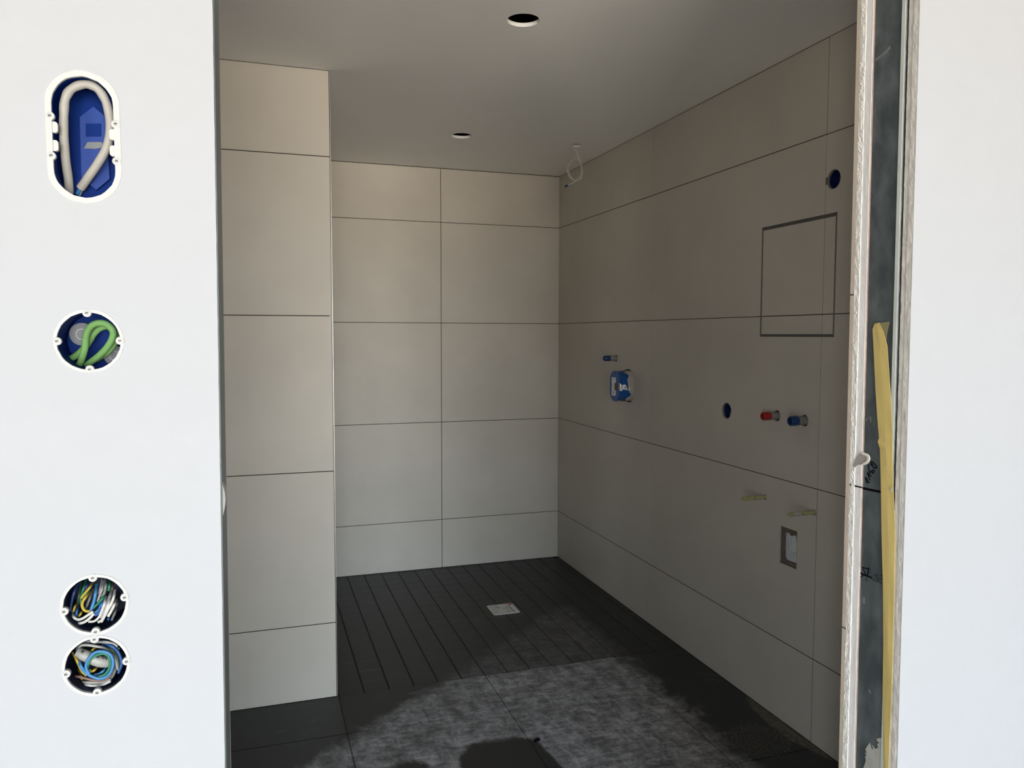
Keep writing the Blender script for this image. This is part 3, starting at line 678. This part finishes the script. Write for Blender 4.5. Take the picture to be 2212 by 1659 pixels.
cab = empty('grey_cable', (BX1[0], 1.005, BX1[1] - .05), 'light grey cable bent into a loop in the oval box', 'cable')
pts = S([(452, 1440), (440, 1280), (412, 1080), (392, 820), (392, 600), (408, 420), (480, 310), (620, 262), (750, 305), (840, 430), (885, 600), (895, 760), (860, 940), (770, 1110), (660, 1270), (575, 1390)], *qb)
dep = [1.030, 1.022, 1.012, 1.006, 1.002, 1.000, 1.000, 1.000, 1.000, 1.001, 1.002, 1.004, 1.008, 1.014, 1.022, 1.029]
tube('sheath', [on_y(x, y, d) for (x, y), d in zip(pts, dep)], .0049, 'cable', cab, 14, 8, rfun=lambda s: 1 + .05 * math.sin(s * 90) * (1 if .25 < s < .62 else .2))
tube('core', [on_y(*S([(575, 1390)], *qb)[0], 1.029), on_y(*S([(540, 1455)], *qb)[0], 1.032)], .0022, 'w_ltblue', cab, 8, 3)
tube('core', [on_y(*S([(590, 1385)], *qb)[0], 1.030), on_y(*S([(556, 1462)], *qb)[0], 1.034)], .0020, 'w_white', cab, 8, 3)

def round_box(c, label, mhouse, lugang, lr=.0045):
    t = empty('round_socket_box', (c[0], YF, c[1] - RB), label, 'socket box', 'electrical wall boxes left of the opening')
    cup(circ(*c, RB - .0003, 44), circ(*c, .0328, 44), 1.040, mhouse, t)
    rim(circ(*c, RB + .0012, 44, jit=.0004), circ(*c, .0325, 44, jit=.0003), t)
    for a in lugang:
        a = math.radians(a); lug(t, c[0] + .0318 * math.cos(a), c[1] + .0318 * math.sin(a), lr)
    return t
b2 = round_box(BX2, 'round blue wall box filled with green conduit', 'blue', (92, 180, 1, 270))
for (cx, cz, rr, y_) in ((-.1945, 1.4275, .0135, 1.030), (-.1600, 1.4020, .012, 1.028)):
    g = loft('grommet', [lift(circ(cx, cz, rr, 28), y_ + .008, 'y'), lift(circ(cx, cz, rr, 28), y_, 'y'), lift(circ(cx, cz, rr - .0015, 28), y_ - .001, 'y')], 'grommet', b2, smooth=True)
    plate('ring_mark', circ(cx, cz, rr * .48, 24), [circ(cx, cz, rr * .42, 24)], y_ - .0016, y_ - .0006, 'y', 'w_ltgrey', g)
qg = (90, 650, 9.219)
gc = empty('green_conduit', (BX2[0], 1.0, BX2[1] - .03), 'green flexible conduit looped inside the round box', 'cable')
A = [(735, 1310, 1.020), (800, 1150, 1.008), (860, 940, 1.000), (875, 760, .998), (910, 610, .997), (1000, 490, .997), (1130, 440, .997), (1270, 455, .998), (1390, 550, .999), (1425, 660, 1.000), (1380, 800, 1.001), (1280, 950, 1.003), (1130, 1100, 1.007), (1000, 1200, 1.013), (900, 1270, 1.022)]
B = [(520, 1165, 1.024), (620, 1130, 1.020), (760, 1030, 1.014), (880, 900, 1.012), (960, 780, 1.011), (1040, 650, 1.010), (1150, 550, 1.010), (1290, 510, 1.012), (1400, 560, 1.018)]
Cc = [(1500, 640, 1.020), (1490, 740, 1.014), (1420, 890, 1.010), (1310, 1020, 1.011), (1180, 1100, 1.016), (1100, 1160, 1.022)]
for P_ in (A, B, Cc): tube('conduit_run', [on_y(*S([(a, b)], *qg)[0], d) for a, b, d in P_], .0038, 'green', gc, 14, 8)

b3 = round_box(BX3, 'upper round box of the pair, crammed with coloured wires', 'navy', (92, 188, 10, 270), .0046)
b4 = round_box(BX4, 'lower round box of the pair, with coiled wires', 'navy', (92, 190, 2, 270), .0046)
qw = (100, 1230, 5.723)
def wires(name, loc, label, lst, group):
    t = empty(name, loc, label, 'wires', group)
    for col, r, pts in lst:
        n = len(pts)
        if len(pts[0]) == 3: P_ = [on_y(*S([(a, b)], *qw)[0], d) for a, b, d in pts]
        tube('wire', P_, r * (.66 if col not in ('dkgreen', 'black') else .8), 'w_' + col, t, 10, 7)
    return t
def D(d, *pts):
    """points at depth d, running back into the box at the start"""
    out = [(a, b, d) for a, b in pts]; a, b, _ = out[0]; out[0] = (a, b, min(1.036, d + .014)); return out
W3 = [('dkblue', .0026, D(1.010, (400, 170), (350, 270), (315, 400), (300, 520), (330, 600))),
      ('dkgreen', .0024, D(1.018, (430, 160), (410, 300), (390, 420), (380, 520))),
      ('grn', .0022, D(1.012, (490, 140), (465, 220), (440, 300), (425, 380), (440, 450))),
      ('dkblue', .0024, D(1.012, (530, 130), (505, 200), (470, 260))),
      ('yellow', .0022, D(1.006, (575, 160), (540, 220), (480, 290), (430, 355))),
      ('yellow', .0025, D(1.002, (540, 280), (490, 340), (450, 400), (445, 460), (480, 510), (540, 520))),
      ('grn', .0018, D(1.007, (560, 200), (500, 290), (440, 350))),
      ('grey', .0022, D(1.012, (580, 250), (540, 350), (510, 430), (490, 480))),
      ('ltblue', .0028, D(1.003, (625, 190), (610, 290), (590, 390), (560, 480), (545, 520))),
      ('ltgrey', .0022, D(1.008, (710, 150), (690, 240), (660, 320), (635, 400))),
      ('mauve', .0020, D(1.010, (690, 130), (670, 230), (650, 300))),
      ('grey', .0026, D(1.008, (735, 130), (735, 200), (720, 280), (690, 340))),
      ('grn', .0026, D(1.010, (775, 140), (780, 200), (770, 260))),
      ('brown', .0022, D(1.014, (820, 160), (815, 230), (800, 300))),
      ('grn', .0022, D(1.004, (740, 280), (700, 350), (640, 420), (580, 480))),
      ('ltblue', .0020, D(1.001, (720, 350), (690, 430), (650, 490), (600, 540))),
      ('blue', .0022, D(1.000, (680, 345), (665, 450), (640, 540), (600, 570))),
      ('grey', .0026, D(1.004, (820, 230), (790, 320), (760, 400), (740, 480))),
      ('white', .0022, D(1.000, (735, 340), (720, 420), (690, 500), (650, 590), (590, 640), (520, 645))),
      ('mauve', .0024, D(1.001, (780, 330), (750, 420), (710, 520), (670, 600))),
      ('white', .0024, D(.999, (800, 330), (770, 430), (730, 530), (690, 620), (640, 655))),
      ('white', .0024, D(.998, (850, 260), (835, 340), (800, 430), (760, 500), (720, 580), (680, 650))),
      ('white', .0026, D(.998, (860, 380), (840, 440), (800, 520), (765, 580))),
      ('white', .0024, D(.998, (330, 540), (340, 590), (390, 620), (450, 605), (520, 560), (580, 520))),
      ('white', .0025, D(.997, (380, 650), (420, 665), (480, 645), (540, 600), (590, 545))),
      ('blue', .0022, D(1.003, (400, 450), (380, 510), (370, 580), (400, 630))),
      ('yellow', .0020, D(1.006, (385, 410), (355, 460), (335, 520))),
      ('yellow', .0020, D(1.005, (450, 500), (430, 540), (405, 580))),
      ('grn', .0020, D(1.010, (410, 500), (400, 560))),
      ('black', .0028, D(1.012, (880, 300), (880, 400), (860, 500), (830, 570))),
      ('blue', .0022, D(1.006, (780, 560), (770, 600), (765, 625))),
      ('grey', .0022, D(1.006, (870, 450), (850, 530), (820, 600), (810, 630)))]
wires('wire_bundle', (BX3[0], 1.0, BX3[1] - .03), 'stripped coloured wire ends crammed into the upper of the paired round boxes', W3, 'loose wires in the wall boxes')
W4 = [('grey', .0026, D(1.012, (400, 960), (480, 900), (580, 890), (700, 900), (800, 920), (900, 990))),
      ('ltgrey', .0026, D(1.006, (380, 990), (430, 940), (520, 935), (640, 955), (740, 985), (810, 1040), (860, 1140), (880, 1240))),
      ('ltgrey', .0024, D(1.010, (600, 905), (720, 895), (820, 915), (880, 950))),
      ('blue', .0028, D(1.008, (700, 930), (790, 940), (870, 1000), (915, 1080), (930, 1170), (890, 1280))),
      ('dkgreen', .0030, D(1.008, (700, 960), (790, 980), (860, 1060), (890, 1150), (890, 1230))),
      ('yellow', .0022, D(1.012, (650, 950), (590, 980), (550, 1020))),
      ('dkblue', .0026, D(1.014, (640, 970), (590, 1020), (560, 1080))),
      ('yellow', .0022, D(1.001, (330, 1030), (370, 1110), (410, 1200), (450, 1270), (500, 1310))),
      ('ltblue', .0028, D(.998, (390, 1090), (420, 1180), (480, 1270), (560, 1320), (660, 1350), (750, 1320), (810, 1240), (825, 1130), (790, 1050), (710, 1015), (620, 1020), (550, 1070), (500, 1150), (495, 1230), (530, 1290))),
      ('grn', .0026, D(1.000, (520, 1270), (515, 1190), (550, 1110), (620, 1060), (700, 1040), (760, 1065), (790, 1130), (780, 1220), (720, 1300), (640, 1330))),
      ('yellow', .0022, D(1.004, (640, 1190), (600, 1240), (560, 1260), (530, 1240))),
      ('ltblue', .0022, D(1.006, (760, 1190), (710, 1250), (650, 1290), (590, 1300))),
      ('black', .0026, D(1.010, (780, 1210), (720, 1270), (620, 1310))),
      ('brown', .0026, D(1.001, (335, 1320), (400, 1325), (500, 1350), (620, 1375), (720, 1370), (790, 1310), (830, 1210))),
      ('grey', .0028, D(1.004, (860, 1130), (850, 1240), (810, 1330), (740, 1375))),
      ('yellow', .0018, D(1.008, (400, 1240), (430, 1300), (440, 1360))),
      ('ltgrey', .0024, D(1.001, (415, 1385), (500, 1395), (620, 1400), (720, 1390), (800, 1360))),
      ('white', .0023, D(.999, (440, 1410), (510, 1430), (600, 1438), (700, 1425), (795, 1380)))]
wb4 = wires('wire_bundle', (BX4[0], 1.0, BX4[1] - .03), 'blue, green and brown wires coiled in the lowest round box', W4, 'loose wires in the wall boxes')
sp = [on_y(*S([(a, b)], *qw)[0], d) for a, b, d in ((385, 1030, 1.010), (480, 1065, 1.008), (600, 1115, 1.007), (690, 1140, 1.008), (790, 1140, 1.012))]
sh = tube('white_sheath', sp, .0068, 'w_ltgrey', wb4, 14, 6)
for stroke in ([(430, 1010), (445, 1035), (465, 1015), (440, 1000)], [(620, 1080), (640, 1095), (660, 1075), (640, 1065)], [(680, 1070), (690, 1100)], [(700, 1075), (710, 1110)], [(725, 1090), (745, 1115), (755, 1090), (735, 1080)]):
    tube('handwriting', [on_y(*S([(a, b)], *qw)[0], 1.0005) for a, b in stroke], .0005, 'w_black', sh, 5, 3)

# ================================================================== CEILING CABLE
cc = empty('ceiling_cable', (H3[0], H3[1], ZC), 'thin grey cable loop hanging from the small ceiling hole', 'cable')
qc = (1160, 280, 10.37)
CY = 3.815
def cpt(lst): return [on_y(*S([(a, b)], *qc)[0], CY + d) for a, b, d in lst]
top = Vector((H3[0] - .008, H3[1], ZC + .06))
tube('cable_run', [top] + cpt([(810, 370, 0), (880, 500, .005), (940, 640, .01), (990, 780, .01), (1010, 900, .01), (1015, 1000, .005), (985, 1090, 0), (930, 1150, -.005)]), .0034, 'ceilcable', cc, 8, 6)
tube('cable_run', cpt([(985, 1000, 0), (1000, 880, 0), (985, 770, 0), (940, 690, 0), (870, 655, 0), (790, 690, 0), (720, 780, .005), (700, 880, .008), (720, 980, .008), (770, 1080, .004), (860, 1155, 0)]), .0026, 'ceilcable', cc, 8, 6)
tube('cable_run', cpt([(690, 810, .012), (678, 900, .012), (690, 980, .01), (740, 1085, .006), (800, 1120, 0)]), .0022, 'ceilcable', cc, 8, 6)
tube('cable_run', cpt([(990, 1010, -.004), (960, 1060, -.006), (900, 1120, -.008), (800, 1190, -.008), (690, 1250, -.008)]), .0030, 'ceilcable', cc, 8, 6)
tube('blue_tape', cpt([(690, 1250, -.008), (650, 1268, -.008), (612, 1288, -.008)]), .0050, 'blue_cap', cc, 10, 3)
tube('bare_end', cpt([(612, 1288, -.008), (590, 1285, -.008)]), .0040, 'w_white', cc, 8, 3)

# ================================================================== DRAIN STICKER
dl = empty('drain_sticker', (1.2018, 3.7716, 0.0), 'white printed sticker over the shower drain on the mosaic', 'sticker')
plate('paper', rrect(1.1308, 1.2728, 3.7000, 3.8437, .010, 4), [], -.0004, .0012, 'z', 'paperlabel', dl)
for (x0, x1, y0, y1) in ((1.2405, 1.2470, 3.712, 3.835), (1.1480, 1.1500, 3.706, 3.838), (1.1610, 1.1630, 3.706, 3.838), (1.172, 1.176, 3.79, 3.836), (1.181, 1.185, 3.775, 3.83), (1.190, 1.194, 3.79, 3.81), (1.215, 1.235, 3.735, 3.740), (1.200, 1.232, 3.720, 3.724), (1.212, 1.236, 3.76, 3.764), (1.222, 1.228, 3.77, 3.80), (1.205, 1.210, 3.765, 3.785)):
    plate('print_bar', rect(x0, x1, y0, y1), [], .0009, .0015, 'z', 'print', dl)
plate('red_dot', circ(1.2600, 3.8285, .0090, 20), [], .0009, .0016, 'z', 'reddot', dl)

# small dark plastic chip on the dusty tiles
p = on_z(1160, 1600, 0)
bc = []
for zz, s in ((0.0, .8), (.003, 1.0), (.006, .7)): bc.append([(p.x + s * (.013 * math.cos(a) + .004 * math.sin(a)), p.y + s * (.009 * math.sin(a)), zz) for a in [2 * math.pi * i / 12 for i in range(12)]])
loft('rubber_chip', bc, 'ink', None, origin=(p.x, p.y, 0), smooth=True, label='small black rubber chip on the dusty floor', cat='debris')

# ================================================================== THE ROOM THE CAMERA STANDS IN (behind the lens)
hf = box('floor_hall', (HALL[0] - .1, HALL[1] + .1, HALL_BACK - .1, YF, -0.06, 0.0), 'hallfloor', kind='structure', label='bare screed floor of the front room', cat='floor')
box('ceiling_hall', (HALL[0] - .1, HALL[1] + .1, HALL_BACK - .1, YF, 2.50, 2.62), 'hallpaint', kind='structure', label='white ceiling of the front room', cat='ceiling')
plate('wall_hall_left', rect(HALL_BACK, YF + .12, 0, 2.55), [rect(*ADDED_SIDE)], HALL[0] - .1, HALL[0], 'x', 'hallpaint', None, kind='structure', label='white left wall of the front room', cat='wall')
box('wall_hall_right', (HALL[1], HALL[1] + .1, HALL_BACK, YF + .12, 0, 2.55), 'hallpaint', kind='structure', label='white right wall of the front room', cat='wall')
plate('wall_hall_back', rect(HALL[0] - .1, HALL[1] + .1, 0.0, 2.55), [rect(*WIN)], HALL_BACK - .1, HALL_BACK, 'y', 'hallpaint', None, kind='structure', label='white window wall behind the camera', cat='wall')
wn = empty('window_1', ((WIN[0] + WIN[1]) / 2, HALL_BACK, WIN[2]), 'tall white framed window behind the camera', 'window', kind='structure')
plate('window_frame', rect(*WIN), [rect(WIN[0] + .06, (WIN[0] + WIN[1]) / 2 - .04, WIN[2] + .06, WIN[3] - .06), rect((WIN[0] + WIN[1]) / 2 + .04, WIN[1] - .06, WIN[2] + .06, WIN[3] - .06)], HALL_BACK - .09, HALL_BACK - .03, 'y', 'hallpaint', wn)

wn2 = empty('added_side_window', (HALL[0], (ADDED_SIDE[0] + ADDED_SIDE[1]) / 2, ADDED_SIDE[2]), 'tall window in the left wall of the front room', 'window', kind='structure')  # unseen window, added to brighten the jamb, right wall and ceiling
plate('window_frame', rect(*ADDED_SIDE), [rect(ADDED_SIDE[0] + .06, ADDED_SIDE[1] - .06, ADDED_SIDE[2] + .06, ADDED_SIDE[3] - .06)], HALL[0] - .09, HALL[0] - .03, 'x', 'hallpaint', wn2)
